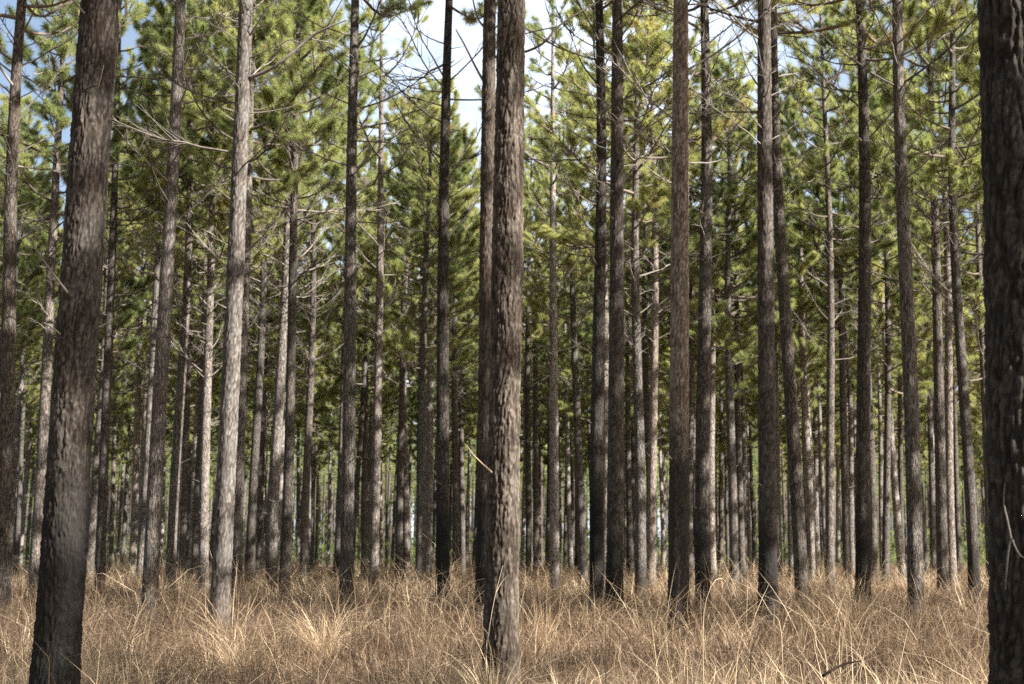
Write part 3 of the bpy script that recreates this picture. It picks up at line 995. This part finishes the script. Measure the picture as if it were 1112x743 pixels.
tuft(352, 612, 17.5, 1.15, 1, 'tall pale grass tuft standing just left of the branchy grey pine', 0.85, 240, 0.2, 0.7)
tuft(930, 625, 22, 1.1, 2, 'yellow upright grass tuft at the foot of the soot-dark pine', 0.8, 200)
tuft(378, 668, 10.5, 0.75, 3, 'pale fan-shaped grass tuft in front of the branchy grey pine', 0.95, 90, 0.4, 0.4)
tuft(625, 690, 9.4, 0.6, 4, 'pale drooping grass tuft right of the thick rough central pine', 0.95, 130, 0.35, 0.9)
tuft(535, 700, 12.3, 0.8, 5, 'bleached grass tuft at the foot of the thick rough central pine', 0.95, 130, 0.25, 0.5)
tuft(800, 690, 10.5, 0.6, 6, 'tawny grass tuft between the half-charred pine and the stout dark pine', 0.7, 170, 0.2, 0.5)
tuft(1005, 640, 17, 1.0, 7, 'tall curling grass tuft at the foot of the mottled grey pine', 0.6, 200, 0.25, 0.9)
tuft(300, 700, 8.6, 0.5, 8, 'sunlit blond grass tuft in the lower left foreground', 0.95, 220, 0.3, 0.6)
tuft(590, 610, 20, 1.0, 9, 'thin upright grass tuft by the slim pine right of the central trunk', 0.6, 110, 0.08, 0.3)
tuft(262, 660, 15, 0.9, 10, 'tangled straw tuft in front of the knotty pale pine', 0.75, 200, 0.3, 0.8)


def stalk(pts, d, label, r0=0.007, r1=0.003, mat=STRAW_WOOD, name='dry_stalk', cat='stalk', group='dry stalks rising from the grass', root=True, extra=()):
    P = [px_point(x, y, d + dd) for x, y, dd in pts]
    if root:
        b = P[0].copy(); b[2] = float(ground_z(b[0], b[1])) - 0.02
        P = [b] + P
    E = [([px_point(x, y, d + dd) for x, y, dd in e], ra, rb) for e, ra, rb in extra]
    E = [(e, ra * 0.7, rb * 0.7) for e, ra, rb in E]
    o = rod(name, P, r0 * 0.7, r1 * 0.7, mat, extra=E)
    tag(o, label, cat, group)


stalk([(763, 692, 0), (766, 655, 0), (775, 632, 0), (786, 629, .1), (793, 645, .1), (795, 665, .2), (789, 690, .2)], 11.5, 'arched pale stalk bent over into a hoop right of the half-charred pine')
stalk([(848, 684, 0), (836, 665, .1), (824, 645, .2), (806, 626, .3)], 12, 'long straight stalk slanting up left in front of the stout dark pine')
stalk([(897, 716, 0), (888, 695, .1), (876, 670, .2), (864, 656, .3)], 11, 'thin stalk slanting up left between the stout dark and soot-dark pines', 0.006, 0.002)
stalk([(526, 738, 0), (529, 700, 0), (536, 655, 0), (546, 614, 0)], 11.6, 'tall pale stem slanting across the base of the thick rough central pine', 0.010, 0.003,
      extra=[([(538, 645, 0), (545, 632, .05), (553, 624, .05)], 0.004, 0.002), ([(531, 690, 0), (524, 682, 0), (519, 688, .1), (513, 697, .1)], 0.004, 0.002)])
stalk([(571, 712, 0), (569, 680, 0), (567, 655, .1), (569, 640, .1)], 11.5, 'thin upright stem just right of the thick rough central pine base', 0.005, 0.002)
stalk([(658, 742, 0), (658, 710, 0), (657, 672, 0)], 9.5, 'straight pale stem standing in the foreground below the dark straight pine', 0.008, 0.004)
stalk([(433, 735, 0), (430, 706, 0), (422, 685, .1), (412, 672, .2), (403, 673, .2), (398, 690, .3)], 9.5, 'arched stalk with drooping tip left of the slim black pine', 0.007, 0.003,
      extra=[([(430, 706, 0), (433, 690, 0), (434, 674, 0), (429, 676, 0)], 0.005, 0.003)])
stalk([(405, 740, 0), (405, 705, 0), (402, 680, 0), (398, 671, .1)], 9.3, 'upright stalk beside the arched one in the foreground grass', 0.007, 0.003)
stalk([(815, 718, 0), (823, 690, 0), (828, 676, 0), (838, 683, .1), (846, 689, .1)], 10, 'thick bent stalk with folded tip before the stout dark pine', 0.010, 0.004)
stalk([(800, 742, 0), (812, 715, 0), (826, 695, .1), (832, 682, .1)], 8.6, 'tawny stalk fanning up in the foreground below the stout dark pine', 0.007, 0.003)
stalk([(345, 735, 0), (352, 706, 0), (362, 695, 0), (378, 692, .1), (391, 688, .1)], 9.0, 'low pale stalk leaning right in the sunlit foreground grass', 0.006, 0.003)
stalk([(92, 692, 0), (108, 688, 0), (124, 688, .1), (133, 678, .2), (144, 672, .3)], 10, 'bare pale fallen twig right of the thick left foreground pine', 0.007, 0.003, name='fallen_twig', cat='twig', group='fallen twigs on the grass', root=False)
stalk([(160, 708, 0), (172, 698, 0), (186, 693, .1), (200, 690, .2), (222, 692, .3)], 9.6, 'longer fallen twig arching over the grass left of the knotty pale pine', 0.007, 0.003, name='fallen_twig', cat='twig', group='fallen twigs on the grass', root=False)
stalk([(53, 738, 0), (53, 716, 0), (46, 707, 0), (38, 697, .05)], 9.6, 'crooked pale twig against the base of the thick left foreground pine', 0.007, 0.003, name='fallen_twig', cat='twig', group='fallen twigs on the grass')
stalk([(894, 734, -.1), (905, 727, 0), (918, 721, .1), (934, 718, .2)], 8.3, 'rust brown dead stick lying in the grass at lower right', 0.014, 0.006, RUST_WOOD, 'dead_stick', 'stick', None, False)

# ------------------------------------------------------------------ light and sky
SUN_EL = 35.0
SUN_AZ = 62.0            # degrees to the right of straight behind the camera
sx = math.sin(rad(SUN_AZ)) * math.cos(rad(SUN_EL))
sy = -math.cos(rad(SUN_AZ)) * math.cos(rad(SUN_EL))
sz = math.sin(rad(SUN_EL))
w = bpy.data.worlds.new('World')
sc.world = w
w.use_nodes = True
nt = w.node_tree
for n in list(nt.nodes): nt.nodes.remove(n)
sky = nt.nodes.new('ShaderNodeTexSky'); sky.sky_type = 'NISHITA'; sky.sun_disc = False
sky.sun_elevation = rad(SUN_EL); sky.sun_rotation = math.atan2(sx, sy)
sky.air_density = 1.0; sky.dust_density = 2.5; sky.ozone_density = 1.0
bg = nt.nodes.new('ShaderNodeBackground'); bg.inputs[1].default_value = 0.05
wo = nt.nodes.new('ShaderNodeOutputWorld')
tcw = nt.nodes.new('ShaderNodeTexCoord')
mpw = nt.nodes.new('ShaderNodeMapping'); mpw.inputs['Scale'].default_value = (1.0, 1.0, 2.2); mpw.inputs['Location'].default_value = (0.2, 0.1, 0.35)
nt.links.new(tcw.outputs['Generated'], mpw.inputs[0])
cn = nt.nodes.new('ShaderNodeTexNoise'); cn.inputs['Scale'].default_value = 2.6; cn.inputs['Detail'].default_value = 7; cn.inputs['Roughness'].default_value = 0.6
nt.links.new(mpw.outputs[0], cn.inputs['Vector'])
cm = nt.nodes.new('ShaderNodeMapRange'); cm.inputs['From Min'].default_value = 0.50; cm.inputs['From Max'].default_value = 0.72; cm.inputs['To Max'].default_value = 0.6
nt.links.new(cn.outputs[0], cm.inputs[0])
sxyz = nt.nodes.new('ShaderNodeSeparateXYZ'); nt.links.new(tcw.outputs['Generated'], sxyz.inputs[0])
axn = nt.nodes.new('ShaderNodeMath'); axn.operation = 'ABSOLUTE'
nt.links.new(sxyz.outputs[0], axn.inputs[0])
hx = nt.nodes.new('ShaderNodeMapRange'); hx.interpolation_type = 'SMOOTHSTEP'
hx.inputs['From Min'].default_value = 0.30; hx.inputs['From Max'].default_value = 0.06; hx.inputs['To Min'].default_value = 0.12
nt.links.new(axn.outputs[0], hx.inputs[0])
hy = nt.nodes.new('ShaderNodeMath'); hy.operation = 'GREATER_THAN'; hy.inputs[1].default_value = 0.0
nt.links.new(sxyz.outputs[1], hy.inputs[0])
hz = nt.nodes.new('ShaderNodeMath'); hz.operation = 'MULTIPLY'
nt.links.new(hx.outputs[0], hz.inputs[0]); nt.links.new(hy.outputs[0], hz.inputs[1])
cb = nt.nodes.new('ShaderNodeMapRange'); cb.interpolation_type = 'SMOOTHSTEP'
cb.inputs['From Min'].default_value = 0.20; cb.inputs['From Max'].default_value = 0.48
nt.links.new(cn.outputs[0], cb.inputs[0])
hz2 = nt.nodes.new('ShaderNodeMath'); hz2.operation = 'MULTIPLY'
nt.links.new(hz.outputs[0], hz2.inputs[0]); nt.links.new(cb.outputs[0], hz2.inputs[1])
cm2 = nt.nodes.new('ShaderNodeMath'); cm2.operation = 'MAXIMUM'
cm.inputs['To Max'].default_value = 0.15
nt.links.new(cm.outputs[0], cm2.inputs[0]); nt.links.new(hz2.outputs[0], cm2.inputs[1])
cmx = nt.nodes.new('ShaderNodeMix'); cmx.data_type = 'RGBA'
nt.links.new(cm2.outputs[0], cmx.inputs[0]); nt.links.new(sky.outputs[0], cmx.inputs[6]); cmx.inputs[7].default_value = (7.0, 7.9, 9.2, 1)
nt.links.new(cmx.outputs[2], bg.inputs[0]); nt.links.new(bg.outputs[0], wo.inputs[0])
sl = bpy.data.lights.new('sun', 'SUN'); sl.energy = 5.0; sl.angle = rad(0.53); sl.color = (1.0, 0.955, 0.88)
so = bpy.data.objects.new('sun', sl); COL.objects.link(so)
so.rotation_euler = Vector((sx, sy, sz)).to_track_quat('Z', 'Y').to_euler()
so.location = (30, -30, 40)

# ------------------------------------------------------------------ camera
cd = bpy.data.cameras.new('camera')
cd.sensor_width = 36.0; cd.lens = FPX / 1112 * 36.0
cd.clip_end = 3000
cd.dof.use_dof = True; cd.dof.focus_distance = 12.0; cd.dof.aperture_fstop = 3.8
co = bpy.data.objects.new('camera', cd); COL.objects.link(co)
co.location = (0, 0, CAMZ); co.rotation_euler = (PI / 2 + PITCH, 0, 0)
sc.camera = co
sc.render.resolution_x, sc.render.resolution_y = 1024, 684
sc.view_settings.view_transform = 'Standard'; sc.view_settings.look = 'None'
sc.view_settings.exposure = 1.9; sc.view_settings.gamma = 1
sc.cycles.max_bounces = 5; sc.cycles.diffuse_bounces = 3; sc.cycles.transmission_bounces = 4
sc.cycles.use_denoising = False
